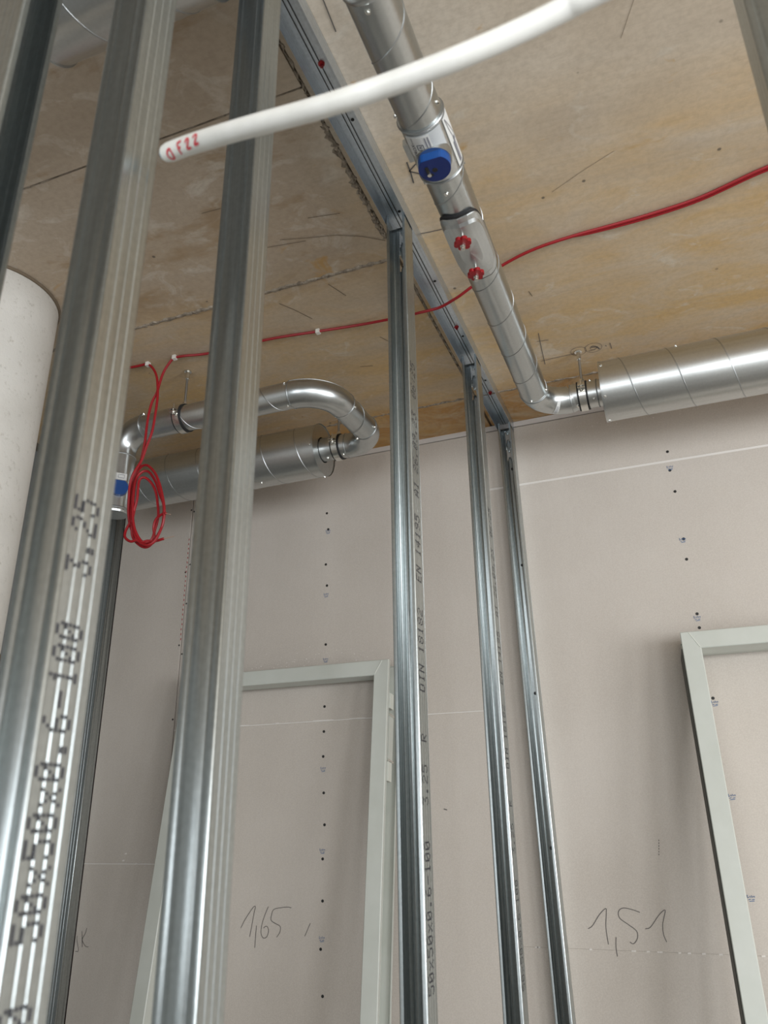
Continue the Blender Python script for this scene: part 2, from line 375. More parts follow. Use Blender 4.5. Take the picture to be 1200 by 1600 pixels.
writing([[(-1.511,-.311),(-1.498,-.288),(-1.481,-.265),(-1.466,-.247),(-1.459,-.247),(-1.463,-.264),(-1.47,-.304),(-1.476,-.336)], [(-1.452,-.302),(-1.453,-.321),(-1.455,-.367)],
         [(-1.41,-.245),(-1.419,-.263),(-1.43,-.292),(-1.434,-.317),(-1.431,-.331),(-1.423,-.338),(-1.412,-.334),(-1.406,-.319),(-1.409,-.307),(-1.417,-.303),(-1.425,-.309)],
         [(-1.324,-.247),(-1.338,-.245),(-1.359,-.247),(-1.389,-.253),(-1.397,-.27),(-1.398,-.285),(-1.382,-.294),(-1.365,-.301),(-1.362,-.31),(-1.365,-.321),(-1.375,-.334)], [(-1.254,-.29),(-1.264,-.31),(-1.273,-.328)]], 'pencil_writing')
writing([[(-.37,-.281),(-.357,-.273),(-.335,-.245),(-.315,-.228),(-.315,-.242),(-.32,-.277),(-.318,-.319)], [(-.295,-.3),(-.298,-.324),(-.297,-.348)],
         [(-.222,-.236),(-.244,-.229),(-.267,-.226),(-.28,-.235),(-.279,-.252),(-.258,-.267),(-.237,-.283),(-.237,-.301),(-.249,-.315),(-.259,-.311)],
         [(-.213,-.277),(-.198,-.272),(-.171,-.241),(-.153,-.229),(-.164,-.262),(-.166,-.288),(-.16,-.308)]], 'pencil_writing')
writing([[(-2.186,-.355),(-2.185,-.368),(-2.173,-.401),(-2.186,-.404)], [(-2.167,-.339),(-2.158,-.39)], [(-2.147,-.329),(-2.151,-.346),(-2.162,-.365),(-2.153,-.378),(-2.142,-.387),(-2.13,-.388)]], 'pencil_writing')
m = MB()
for k in range(6): m.ribbon([(-.145-.001*k, WY-.0012, -.047-.0075*k), (-.1455-.001*k, WY-.0012, -.051-.0075*k)], .002, (0,1,0))
m.ribbon([(-.788, WY-.0012, .047), (-.777, WY-.0012, .044)], .003, (0,1,0))
m.build('pencil_ticks', M_pencil, wall)
m = MB()
for k in range(22): m.ribbon([(-1.851+rnd.uniform(-.002,.001), WY-.0012, 1.12-.020*k), (-1.851+rnd.uniform(-.002,.001), WY-.0012, 1.112-.020*k)], .004, (0,1,0))
m.build('red_chalk_line', mat('red_chalk', (.35, .05, .05), .8), wall)
structure(MB().box(XL-.15, XL-.054, YB-.15, WY, FL, H).build('wall_left', M_walll))
# window walls behind and beside the camera (they only light the room and show in the metal)
m = MB()
m.box(XL, XR+.15, YB-.15, YB, FL, -.86).box(XL, XR+.15, YB-.15, YB, .75, H)
for x0, x1 in [(XL, -2.1), (-.2, .30), (1.9, 2.15), (3.75, XR)]: m.box(x0, x1, YB-.15, YB, -.86, .75)
structure(m.build('wall_rear', M_wallp))
m = MB()
m.box(XR, XR+.15, YB, WY, FL, -.86).box(XR, XR+.15, YB, WY, .75, H)
for y0, y1 in [(YB, -2.9), (-1.5, -.9), (.5, WY)]: m.box(XR, XR+.15, y0, y1, -.86, .75)
structure(m.build('wall_right', M_wallp))

# ------------------------------------------------------------------ round column
c = thing('concrete_column', 'round rough off-white column meeting the slab behind the leftmost studs', 'column', (-1.669, 1.283, FL), kind='structure')
def ringcol(z0, z1, r): return MB().tube([(-1.669, 1.283, z0), (-1.669, 1.283, z0+.004), (-1.669, 1.283, z1-.004), (-1.669, 1.283, z1)], [r-.002, r, r, r-.002], 64)
ringcol(.392, H-.004, .181).build('shaft', M_col, c, True)
ringcol(FL, .384, .1795).build('lower_shaft', M_colb, c, True)
MB().cyl((-1.669, 1.283, .383), (-1.669, 1.283, .393), .183, .183, 48).build('joint_ring', M_slot, c, True)
MB().cyl((-1.669, 1.283, H-.006), (-1.669, 1.283, H), .184, .187, 48).build('joint_seal', M_slot, c, True)

# ------------------------------------------------------------------ drywall studs
GLYPH = {'0': '01110 10001 10011 10101 11001 10001 01110', '1': '00100 01100 00100 00100 00100 00100 01110', '2': '01110 10001 00001 00110 01000 10000 11111',
 '3': '11111 00010 00100 00110 00001 10001 01110', '4': '00010 00110 01010 10010 11111 00010 00010', '5': '11111 10000 11110 00001 00001 10001 01110',
 '6': '00110 01000 10000 11110 10001 10001 01110', '8': '01110 10001 10001 01110 10001 10001 01110', '9': '01110 10001 10001 01111 00001 00010 01100',
 'x': '00000 00000 10001 01010 00100 01010 10001', '.': '00000 00000 00000 00000 00000 01100 01100', '-': '00000 00000 00000 11111 00000 00000 00000', ':': '00000 00100 00100 00000 00100 00100 00000',
 'R': '11110 10001 10001 11110 10100 10010 10001', 'D': '11110 10001 10001 10001 10001 10001 11110', 'I': '01110 00100 00100 00100 00100 00100 01110', 'N': '10001 11001 10101 10101 10011 10001 10001',
 'E': '11111 10000 10000 11110 10000 10000 11111', 'A': '00100 01010 10001 10001 11111 10001 10001', 'C': '01110 10001 10000 10000 10000 10001 01110', 'W': '10001 10001 10001 10101 10101 11011 10001'}
def section():
    """C section seen along z, open side at v=0 (towards -y): u across 0..48, v depth 0..48 (mm)"""
    def flange(side):
        s = [(7.8, .05)] + [(2.8-2.8*math.sin(a*PI/12), 2.8-2.8*math.cos(a*PI/12)) for a in range(7)]            # lip, rounded corner
        for c_ in (13.5, 25.5, 37.5): s += [(0, c_-2), (.5, c_-.8), (.5, c_+.8), (0, c_+2)]
        s += [(0, 49)]
        return [(p if side < 0 else 48.6-p, q) for p, q in s]
    web = [(0, 49), (.6, 50.4), (2, 51)]
    for c_ in (11, 37.6): web += [(c_-3, 51), (c_-1.6, 50.1), (c_+1.6, 50.1), (c_+3, 51)]
    web += [(46.6, 51), (48, 50.4), (48.6, 49)]
    return flange(-1), web, flange(1)
FLG_L, WEB, FLG_R = section()
def stud(label, x0, y0, ztop, rot=0, lean=(0, 0), text=(), zbot=FL, punched=True, screws=(), group='galvanized drywall studs'):
    """x0,y0: corner of the open side at the left flange (in local terms), rot turns the open side; lean = shift of the foot in x,y"""
    c_, s_ = math.cos(rot), math.sin(rot)
    def W(u, v, z):
        f = (ztop-z)/(ztop-FL); u *= .001; v *= .001
        return (x0 + u*c_ - v*s_ + lean[0]*f, y0 + u*s_ + v*c_ + lean[1]*f, z)
    t = thing('drywall_stud', label, 'stud', W(24, 24, zbot), group)
    for pl, sgn in ((FLG_L, -1), (FLG_R, 1)):
        poly = offset_poly(pl, .6*sgn); n = len(poly)
        m = MB(); m.add([W(u, v, z) for z in (zbot, ztop) for u, v in poly], [(i, (i+1) % n, n+(i+1) % n, n+i) for i in range(n)] + [tuple(range(n)), tuple(range(n, 2*n))[::-1]])
        m.build('flange', M_stud, t, True, ang=22)
    # web with punched cable openings near its top
    m = MB(); cuts = []
    if punched:
        for zc in (ztop-.036, ztop-.108):
            cuts += [(15.2, 18.4, zc-.024, zc+.024), (30.2, 33.4, zc-.024, zc+.024), (18.4, 24.3, zc-.010, zc+.010), (24.3, 30.2, zc-.010, zc+.010), (18.4, 20.6, zc-.016, zc+.016), (28, 30.2, zc-.016, zc+.016)]
    us = []
    for (a, va), (b, vb) in zip(WEB[:-1], WEB[1:]): us.append(a)
    us.append(WEB[-1][0]); us = sorted(set(us + [k for q in cuts for k in q[:2]]))
    def vv(u):
        for (a, va), (b, vb) in zip(WEB[:-1], WEB[1:]):
            if a <= u <= b: return va + (vb-va)*(u-a)/max(b-a, 1e-6)
    zs = sorted(set([zbot, ztop] + [k for q in cuts for k in q[2:]]))
    idx = {}
    def vid(u, z):
        if (u, z) not in idx: idx[(u, z)] = len(m.v); m.v.append(W(u, vv(u), z))
        return idx[(u, z)]
    for a, b in zip(us[:-1], us[1:]):
        for z0, z1 in zip(zs[:-1], zs[1:]):
            cu, cz = (a+b)/2, (z0+z1)/2
            if any(q[0] < cu < q[1] and q[2] < cz < q[3] for q in cuts): continue
            m.f.append((vid(a, z0), vid(b, z0), vid(b, z1), vid(a, z1)))
    wb = m.build('web', M_stud, t, True, ang=22)
    so = wb.modifiers.new('sheet', 'SOLIDIFY'); so.thickness = .0006; so.offset = 0
    flip = abs(rot-PI) < .1
    for string, z0 in text:                     # ink-jet dots up the right-hand flange
        m = MB()
        for i, ch in enumerate(string):
            if ch == ' ': continue
            for r_, row in enumerate(GLYPH[ch].split()):
                for k, bit in enumerate(row):
                    if bit == '1':
                        z = z0 + i*.0181 + k*.0027; v = (46-r_*4.5 if flip else 8+r_*4.5)
                        m.add([W(-.3 if flip else 48.9, v+1.6*math.cos(a*PI/3), z+.0019*math.sin(a*PI/3)*.95) for a in range(6)], [tuple(range(6))])
        m.build('printed_lettering', M_ink, t, kind='stuff')
    for z in screws:
        m = MB().cyl(W(29.5, 50.9, z), W(29.5, 48.6, z), .0052, .0048, 10); m.build('screw', M_hole, t)
    return t
T1 = [('50x50x0.6-100', -.256), ('3.25', .034), ('R', .142), ('DIN 18182', .232), ('EN 14195', .445), ('A1 26.09.23', .628), ('06:25', .86)]
XF = -.4636-.0486
stud('near stud with wide bright flange and large inked dots, crossing the left of the photo', XF+.0486, .5215, 1.357, rot=R(180), punched=False, text=[('0', -.125), ('50x50x0.6-100', -.073), ('3.25', .20)])
stud('near plain stud without visible print, standing behind the marked end of the white conduit', XF+.0486, .7650, 1.357, rot=R(180), punched=False, lean=(-.002, -.003))
stud('nearest stud showing its top in the ceiling track, line of print down its side', XF, 1.3730, 1.357, text=T1)
stud('second stud along the track towards the wall, slimmer in view, faint print down its side', XF, 2.0250, 1.357, lean=(.010, .012), text=[(a, b-.10) for a, b in T1])
stud('last stud under the track, fixed against the boarded wall, dark screws in its web', XF, 2.5012, 1.357, lean=(.055, 0), screws=(1.191, .825, .390, -.069))
stud('dark stud cropped by the upper left corner, its open side turned to the right', -.573, .4045, 1.375, rot=R(90), punched=False)
stud('blurred stud cropped by the upper right corner, smooth olive web facing the camera', .187+.0486, .8260, 1.375, rot=R(180), punched=False)
stud('wall stud in the left corner of the boarded wall, mostly hidden behind a near stud', -2.246, 2.5500, 1.30, rot=R(-90), punched=False)

# ------------------------------------------------------------------ ceiling track
t = thing('ceiling_track', 'galvanized U-shaped ceiling track running from the camera to the boarded wall', 'track', (-.488, .5, H))
x0, x1, zt, zb = -.5155, -.4615, H-.0008, H-.040
web = [(x0, zt)]
for c_ in (.30, .46): 
    xc = x0+(x1-x0)*c_; web += [(xc-.0018, zt), (xc-.0010, zt+0), (xc-.0008, zt-.0012), (xc+.0008, zt-.0012), (xc+.0010, zt), (xc+.0018, zt)]
web += [(x1, zt)]
MB().prism(offset_poly(web, -.0012), 'y', -1.6, WY-.002).build('web', M_track, t)
MB().prism(offset_poly([(x0, zt), (x0+.0002, zt-.004), (x0, zb+.003), (x0-.0006, zb)], .0007), 'y', -1.6, WY-.002).build('flange', M_track, t)
MB().prism(offset_poly([(x1, zt), (x1-.0002, zt-.004), (x1, zb+.003), (x1+.0006, zb)], -.0007), 'y', -1.6, WY-.002).build('flange', M_track, t)
for c_ in (.30, .46):
    xc = x0+(x1-x0)*c_
    MB().box(xc-.0011, xc+.0011, -1.6, WY-.002, zt-.0026, zt-.0011).build('bead_groove', M_hole, t)
for y in (1.108, 1.392, 1.673, 1.951, 2.225): MB().cyl((-.4845, y, zt-.0005), (-.4845, y, zt-.0022), .0040, .0038, 10).build('fixing_hole', M_hole, t)
for y in (.966, 1.898, 2.308):
    p = MB().cyl((-.489, y, zt), (-.489, y, zt-.005), .0075, .006, 8).build('wall_plug', M_redplug, t)
    MB().cyl((-.489, y, zt-.005), (-.4885, y+.002, zt-.010), .003, .0035, 8).build('nail_head', M_redk, p)

# ------------------------------------------------------------------ ducts
def ring_at(axis, c1, c2, a, r, wire, seg=40, tilt=0):
    pts = []
    for k in range(seg):
        q = 2*PI*k/seg
        if axis == 'y': pts.append((c1+r*math.cos(q), a, c2+r*math.sin(q)))
        else: pts.append((a, c1+r*math.cos(q), c2+r*math.sin(q)))
    return MB().tube(pts, wire, 6, closed=True)
def helix(axis, c1, c2, a0, a1, r, pitch, phase, sgn, wire):
    """seam crosses the underside (angle -90) at phase + k*pitch; sgn: along-axis change with growing angle"""
    pts = []; n = int(abs(a1-a0)/pitch*36)
    for i in range(n+1):
        a = a0 + (a1-a0)*i/n
        q = -PI/2 + sgn*2*PI*(a-phase)/pitch
        pts.append((c1+r*math.cos(q), a, c2+r*math.sin(q)) if axis == 'y' else (a, c1+r*math.cos(q), c2+r*math.sin(q)))
    return MB().tube(pts, wire, 5)
def pipe(axis, c1, c2, a0, a1, r, seg=48):
    f = (lambda a: (c1, a, c2)) if axis == 'y' else (lambda a: (a, c1, c2))
    return MB().tube([f(a0), f(a1)], r, seg)
def on(axis, c1, c2, r, a, ang):
    q = R(ang); return Vector((c1+r*math.cos(q), a, c2+r*math.sin(q))) if axis == 'y' else Vector((a, c1+r*math.cos(q), c2+r*math.sin(q)))
def duct_screw(parent, axis, c1, c2, r, a, ang):
    p = on(axis, c1, c2, r, a, ang); n = (p - on(axis, c1, c2, 0, a, ang)).normalized()
    MB().cyl(p-n*.001, p+n*.0012, .0052, .0050, 10).cyl(p+n*.0012, p+n*.0040, .0036, .0030, 6).build('screw', M_zinc, parent)
def patch(axis, c1, c2, r, a0, a1, g0, g1, n=14, thick=.0012):
    m = MB(); vs = []
    for rr in (r, r-thick):
        for i in range(n+1):
            for a in (a0, a1): vs.append(on(axis, c1, c2, rr, a, g0+(g1-g0)*i/n))
    fs = []; o = 2*(n+1)
    for i in range(n): fs += [(2*i, 2*i+1, 2*i+3, 2*i+2), (o+2*i, o+2*i+2, o+2*i+3, o+2*i+1), (2*i, 2*i+2, o+2*i+2, o+2*i), (2*i+1, o+2*i+1, o+2*i+3, 2*i+3)]
    fs += [(0, o, o+1, 1), (2*n, 2*n+1, o+2*n+1, o+2*n)]
    return m.add(vs, fs)
def arc(center, e1, e2, rad, n=18, a0=0, a1=PI/2):
    return [Vector(center)+Vector(e1)*rad*math.cos(a0+(a1-a0)*i/n)+Vector(e2)*rad*math.sin(a0+(a1-a0)*i/n) for i in range(n+1)]
def elbow(parent, pts, r, bead=True, mname='bend', long_seam=None):
    MB().tube(pts, r, 48).build(mname, M_dim, parent, True)
    if long_seam:
        MB().tube([p+Vector(d)*(r+.0003) for p, d in long_seam], .0012, 6).build('lock_seam', M_seam, parent, True)
PX, PZ, PR = -.307, 1.215, .0415       # near duct along y
# long near duct, front length
t = thing('spiral_duct', 'round spiral-seam duct length cropped by the top edge, right of the ceiling track', 'duct', (PX, -.4, PZ-PR), 'lengths of small round duct')
pipe('y', PX, PZ, -.4, 1.010, PR).build('pipe', M_duct, t, True)
helix('y', PX, PZ, -.39, 1.003, PR-.0007, .145, .846, -1, .0020).build('spiral_seam', M_seam, t, True)
MB().tube([(PX, .742, PZ), (PX, .745, PZ), (PX, .755, PZ), (PX, .759, PZ)], [PR, PR+.0022, PR+.0022, PR], 48).build('coupling_bead', M_duct, t, True)
for a, g in ((.770, -96), (.770, -20), (.991, -16), (.988, -160)): duct_screw(t, 'y', PX, PZ, PR, a, g)
# flow regulator
t = thing('flow_regulator', 'short duct regulator with round blue dial and paper labels', 'regulator', (PX, 1.012, PZ-.046))
pipe('y', PX, PZ, 1.010, 1.147, .0435).build('housing', M_dim, t, True)
for a in (1.0135, 1.1435): ring_at('y', PX, PZ, a, .0440, .0026).build('bead_ring', M_seam, t, True)
lab = patch('y', PX, PZ, .0452, 1.020, 1.100, -135, -42).build('label_plate', M_labelg, t, True)
wl = patch('y', PX, PZ, .0458, 1.0225, 1.070, -138, -76, 12, .0005).build('paper_label', M_label, t, True)
w2 = patch('y', PX, PZ, .0452, 1.021, 1.136, -30, 22).build('scale_label', M_label, t, True)
def dec(parent, lines, wd, r, material, name):
    m = MB()
    for l in lines:                                    # (angle, y) points laid on the housing
        pts = []
        for (g0, a0), (g1, a1) in zip(l[:-1], l[1:]):
            for k in range(5): pts.append((g0+(g1-g0)*k/4, a0+(a1-a0)*k/4))
        vs = []
        for i, (g, a) in enumerate(pts):
            p = on('y', PX, PZ, r, a, g); n = (p-on('y', PX, PZ, 0, a, g)).normalized()
            q = pts[min(i+1, len(pts)-1)]; q0 = pts[max(i-1, 0)]
            tt = (on('y', PX, PZ, r, q[1], q[0])-on('y', PX, PZ, r, q0[1], q0[0])).normalized(); d = tt.cross(n)*wd/2
            vs += [p-d, p+d]
        m.add(vs, [(2*i, 2*i+1, 2*i+3, 2*i+2) for i in range(len(pts)-1)])
    return m.build(name, material, parent)
def text_mesh(body, size, bold=0):
    cu = bpy.data.curves.new('lettering', 'FONT'); cu.body = body; cu.size = size; cu.offset = bold; cu.resolution_u = 2
    o = bpy.data.objects.new('lettering', cu); COL.objects.link(o)
    bpy.context.view_layer.update()
    me = bpy.data.meshes.new_from_object(o.evaluated_get(bpy.context.evaluated_depsgraph_get()))
    vs = [v.co.copy() for v in me.vertices]; fs = [tuple(p.vertices) for p in me.polygons]
    bpy.data.objects.remove(o); bpy.data.curves.remove(cu); bpy.data.meshes.remove(me)
    return vs, fs
def text_on_duct(body, size, g0, a0, r, material, parent, rot=90):
    """letters on the housing; rot 90: the line runs along +y with letter tops towards larger angle"""
    vs, fs = text_mesh(body, size); m = MB(); out = []
    for v in vs: out.append(on('y', PX, PZ, r, a0-v.x, g0 - math.degrees(v.y/r)))
    m.add(out, fs); m.build('lettering', material, parent)
text_on_duct('TROX', .0105, -118, 1.0675, .0464, M_print, wl)
text_on_duct('TECHNIK', .0040, -119, 1.0395, .0464, M_print, wl)
dec(wl, [[(-112, 1.040), (-97, 1.040), (-97, 1.052), (-112, 1.052), (-112, 1.040)], [(-101, 1.043), (-107, 1.046), (-101, 1.049)]], .0012, .0464, M_print, 'emblem')
dec(lab, [[(-88, 1.026), (-88, 1.050)], [(-81, 1.026), (-81, 1.052)]], .0024, .0464, M_printg, 'small_print')
dec(w2, [[(-24, 1.024), (6, 1.085), (8, 1.130)], [(-24, 1.026), (-20, 1.050), (-10, 1.085), (-12, 1.120)]], .0012, .0461, M_printg, 'diagram')
dec(w2, [[(-16, 1.082), (-16, 1.130)], [(-10, 1.074), (-10, 1.082)]], .0075, .0463, M_printg, 'code_print')
def d_shape(rad, flat, n=36): return [(rad*math.cos(2*PI*k/n), max(rad*math.sin(2*PI*k/n), -flat)) for k in range(n)]
DX, DY = PX+.003, 1.083
prof = d_shape(.031, .0245)
MB().cyl((DX, DY, PZ-.030), (DX, DY, PZ-.0485), .0345, .0335, 40).build('dial_seat', M_dim, t, True)
dial = MB().prism([(DX+a, DY+b) for a, b in prof], 'z', PZ-.0480, PZ-.066).build('dial', M_blue, t, False)
MB().prism([(DX+a*.985, DY+b*.985) for a, b in prof], 'z', PZ-.0655, PZ-.0668).build('dial_face', M_bluedk, dial)
MB().cyl((DX, DY+.002, PZ-.0665), (DX, DY+.002, PZ-.0675), .0052, .0050, 14).build('hub_hole', M_hole, dial)
MB().prism([(DX-.0165, DY-.010), (DX-.011, DY-.010), (DX-.010, DY+.004), (DX-.005, DY+.012), (DX-.010, DY+.014), (DX-.0165, DY+.006)], 'z', PZ-.0665, PZ-.0682).build('pointer', M_hole, dial)
MB().cyl((DX-.0125, DY+.007, PZ-.068), (DX-.0125, DY+.007, PZ-.072), .0042, .0040, 12).build('set_screw', M_zinc, dial)
MB().box(PX-.050, PX-.038, 1.055, 1.098, PZ-.016, PZ+.000).build('side_stop', M_dim, t)
# rear length of the near duct with inspection cover
t = thing('spiral_duct', 'spiral-seam duct length with the oval inspection cover, between blue dial and bend', 'duct', (PX, 1.147, PZ-PR), 'lengths of small round duct')
pipe('y', PX, PZ, 1.147, 2.076, PR).build('pipe', M_duct, t, True)
helix('y', PX, PZ, 1.150, 2.070, PR-.0007, .151, 1.192, -1, .0020).build('spiral_seam', M_seam, t, True)
for a, g in ((1.176, -92), (1.160, 12), (1.152, -150), (2.063, -101), (2.06, -20)): duct_screw(t, 'y', PX, PZ, PR, a, g)
def oval(r, ya, yb, half, dome, thick):
    m = MB(); NU, NV = 40, 10; yc = (ya+yb)/2; hl = (yb-ya)/2; vs = []
    def pt(rad, k, f):
        q = 2*PI*k/NU; cq, sq = math.cos(q), math.sin(q); e = 2/4.2
        uy = math.copysign(abs(cq)**e, cq)*f; ug = math.copysign(abs(sq)**e, sq)*f
        return on('y', PX, PZ, rad, yc+hl*uy, -90+half*ug)
    prof = [(1, r-thick), (1, r), (.98, r+.0012), (.90, r+.0016), (.86, r+.0018), (.79, r+dome), (.4, r+dome), (.02, r+dome)]
    for f, rad in prof: vs += [pt(rad, k, f) for k in range(NU)]
    fs = []
    for i in range(len(prof)-1):
        for k in range(NU): fs.append((i*NU+k, i*NU+(k+1) % NU, (i+1)*NU+(k+1) % NU, (i+1)*NU+k))
    fs.append(tuple((len(prof)-1)*NU+k for k in range(NU)))
    return m.add(vs, fs)
cov = oval(.0490, 1.2435, 1.448, 64, .0056, .002).build('inspection_cover', M_cover, t, True, ang=14)
oval(.0468, 1.238, 1.453, 68, .0004, .006).build('gasket', M_black, cov, True)
def knob(y):
    z = PZ-.075; n = 72; prof = [( .0125+.0062*abs(math.cos(3*2*PI*k/n))**.5, 2*PI*k/n) for k in range(n)]
    m = MB().prism([(PX+r_*math.cos(q), y+r_*math.sin(q)) for r_, q in prof], 'z', z, z-.008)
    m.cyl((PX, y, z+.001), (PX, y, z+.008), .0085, .006, 16); m.build('star_knob', M_redk, t, True)
    MB().cyl((PX, y, z+.028), (PX, y, z-.020), .0032, .0032, 10).cyl((PX, y, z-.0081), (PX, y, z-.013), .0062, .0062, 6).cyl((PX, y, z-.0180), (PX, y, z-.022), .0052, .0048, 14).build('threaded_stud', M_zinc, t, True)
knob(1.283); knob(1.390)
# bend from the near duct into the right silencer
Y2, Z2 = 2.172, 1.217
t = thing('duct_bend', 'right-angle pressed duct bend with small white sticker, above the last stud', 'duct bend', (PX, 2.076, PZ-PR))
RB = Y2-2.076
pts = [(PX, 2.070, PZ)] + arc((PX+RB, 2.076, PZ), (-1, 0, 0), (0, 1, 0), RB, 20) + [(PX+RB+.006, Y2, Z2)]
elbow(t, pts, PR+.0006)
ring_at('y', PX, PZ, 2.078, PR+.001, .0018).build('bead_ring', M_seam, t, True)
ring_at('x', Y2, Z2, PX+RB+.004, PR+.001, .0020).build('bead_ring', M_seam, t, True)
lb = patch('x', Y2, Z2-.0005, PR+.0016, 0, .013, -150, -95, 8, .0004)
# sticker follows the outside of the bend at 55 degrees
m = MB(); vs = []
for i in range(9):
    for da in (-.0075, .0075):
        a = R(60) + da/RB; cpt = Vector((PX+RB-RB*math.cos(a), 2.076+RB*math.sin(a), PZ)); out = Vector((-math.cos(a), math.sin(a), 0))
        g = R(-100+i*8.5); vs.append(cpt + ((-out)*math.cos(g) + Vector((0,0,1))*math.sin(g))*(PR+.0016))
m.add(vs, [(2*i, 2*i+1, 2*i+3, 2*i+2) for i in range(8)]); stk = m.build('sticker', M_label, t, True)
m = MB()
for dd in (-.0035, 0, .0035):
    vs = []
    for i in range(6):
        for da in (-.0005, .0005):
            a = R(60) + (dd+da)/RB; cpt = Vector((PX+RB-RB*math.cos(a), 2.076+RB*math.sin(a), PZ)); out = Vector((-math.cos(a), math.sin(a), 0))
            g = R(-94+i*8.0); vs.append(cpt + ((-out)*math.cos(g) + Vector((0,0,1))*math.sin(g))*(PR+.0022))
    m.add(vs, [(2*i, 2*i+1, 2*i+3, 2*i+2) for i in range(5)])
m.build('sticker_print', M_printg, stk)
# silencers
def silencer(label, y, z, xa, xb, r, left_collar, right_collar, pitch, phase, rims=(True, True), seam=.0024, screws=()):
    t = thing('duct_silencer', label, 'silencer', (xa, y, z-r), 'fat round duct silencers')
    n = 64; body = MB()
    body.tube([(xa, y, z), (xb, y, z)], r, n, cap=False).build('casing', M_ductx, t, True)
    for x, dr in ((xa, 1), (xb, -1)):
        m = MB(); vs = []
        for rr, xx in ((r+.0012, x-.002*dr), (r+.0012, x+.004*dr), (r-.0005, x+.004*dr), (r-.0005, x+.001*dr), (PR+.004, x+.001*dr), (PR+.004, x+.012*dr)):
            vs += [(xx, y+rr*math.cos(2*PI*k/n), z+rr*math.sin(2*PI*k/n)) for k in range(n)]
        m.add(vs, [(i*n+k, i*n+(k+1) % n, (i+1)*n+(k+1) % n, (i+1)*n+k) for i in range(5) for k in range(n)]); m.build('end_disc', M_dim, t, True)
    helix('x', y, z, xa+.002, xb-.002, r-.0008, pitch, phase, 1, seam).build('spiral_seam', M_seam, t, True)
    for x0, x1 in (left_collar, right_collar):
        if x1 > x0: pipe('x', y, z, x0, x1, PR).build('collar', M_ductx, t, True)
    for a, g in screws: duct_screw(t, 'x', y, z, r, a, g)
    return t
t = silencer('fat spiral-seam silencer cropped by the right edge, running along the boarded wall', Y2, 1.219, -.112, .95, .0926, (PX+RB+.006, -.10), (.94, 1.0), .134, 0.0, screws=((-.105, 150), (-.105, -142), (-.104, -80), (.11, 128)))
ring_at('x', Y2, 1.219, -.128, PR+.001, .0022).build('bead_ring', M_seam, t, True)
for a, g in ((-.140, -128), (-.146, 120), (-.190, -110)): duct_screw(t, 'x', Y2, 1.219, PR, a, g)
t = silencer('fat spiral-seam silencer under the slab, behind the hanging red cable coil', 2.2, 1.219, -1.95, -1.068, .0926, (-2.05, -1.94), (-1.08, -.972), .132, -1.101, screws=((-1.078, -170), (-1.076, -72), (-1.30, -100)))
for a, g in ((-1.045, -105), (-.985, -110), (-1.04, 100)): duct_screw(t, 'x', 2.2, 1.219, PR, a, g)
t = silencer('large silencer close under the slab, cut off by the top edge behind the left studs', .622, 1.272, -.838, -.53, .0926, (-1.35, -.83), (-.53, -.53), .137, -.742, screws=())
MB().cyl((-.531, .622, 1.272), (-.524, .622, 1.272), PR+.003, PR, 40).build('end_plug', M_dim, t, True)
for x in (-.838, -.53): ring_at('x', .622, 1.272, x, .0940, .0016, 64).build('rim', M_seam, t, True)
# loop of duct on the left
YL, ZL = 1.803, 1.205
t = thing('spiral_duct', 'straight spiral-seam duct under the slab, left, hung in a clamp above the silencer', 'duct', (-1.5, YL, ZL-PR), 'lengths of small round duct')
pipe('x', YL, ZL, -1.512, -.980, PR).build('pipe', M_ductx, t, True)
helix('x', YL, ZL, -1.505, -.985, PR-.0007, .15, -1.026, 1, .0019).build('spiral_seam', M_seam, t, True)
for a, g in ((-.992, 150), (-.992, -100), (-1.500, 140)): duct_screw(t, 'x', YL, ZL, PR, a, g)
XU = -.870; RU = .110; RW = .100
t = thing('duct_bend', 'large smooth duct bend curving round towards the wall, above the left silencer end', 'duct bend', (-.98, YL, ZL-PR))
cpath = [(-.986, YL, ZL)] + arc((-.980, YL+RU, ZL), (0, -1, 0), (1, 0, 0), RU, 24) + [(XU, YL+RU+.006, ZL+.001)]
elbow(t, cpath, PR+.0008)
aa = [R(a) for a in range(0, 91, 5)]
MB().tube([(-.980+(RU+.028)*math.sin(a), YL+RU-(RU+.028)*math.cos(a), ZL+.0318) for a in aa], .0016, 6).build('lock_seam', M_seam, t, True)
MB().tube([(-.980+(RU-.026)*math.sin(a), YL+RU-(RU-.026)*math.cos(a), ZL-.0345) for a in aa], .0010, 6).build('lock_seam', M_seam, t, True)
ring_at('x', YL, ZL, -.981, PR+.001, .0020).build('bead_ring', M_seam, t, True)
ring_at('y', XU, ZL+.001, YL+RU+.003, PR+.001, .0018).build('bead_ring', M_seam, t, True)
ZM = 1.212
t = thing('spiral_duct', 'short spiral-seam duct piece joining the two bends of the left loop', 'duct', (XU, 1.92, ZM-PR-.004), 'lengths of small round duct')
MB().tube([(XU, YL+RU+.006, ZL+.001), (XU, 2.2-RW-.004, ZM+.003)], PR, 48).build('pipe', M_duct, t, True)
helix('y', XU, ZM-.002, YL+RU+.008, 2.2-RW-.006, PR+.0006, .145, 2.03, -1, .0009).build('spiral_seam', M_seam, t, True)
for a, g in ((1.93, -130), (1.93, -20), (2.085, -120), (2.085, -10)): duct_screw(t, 'y', XU, ZM-.002, PR, a, g)
t = thing('duct_bend', 'tight duct bend turning back into the clamped collar of the left silencer', 'duct bend', (XU, 2.1, 1.217-PR))
elbow(t, [(XU, 2.2-RW-.005, 1.216)] + arc((XU-RW, 2.2-RW, 1.217), (1, 0, 0), (0, 1, 0), RW, 22) + [(XU-RW-.006, 2.2, 1.218)], PR+.0006)
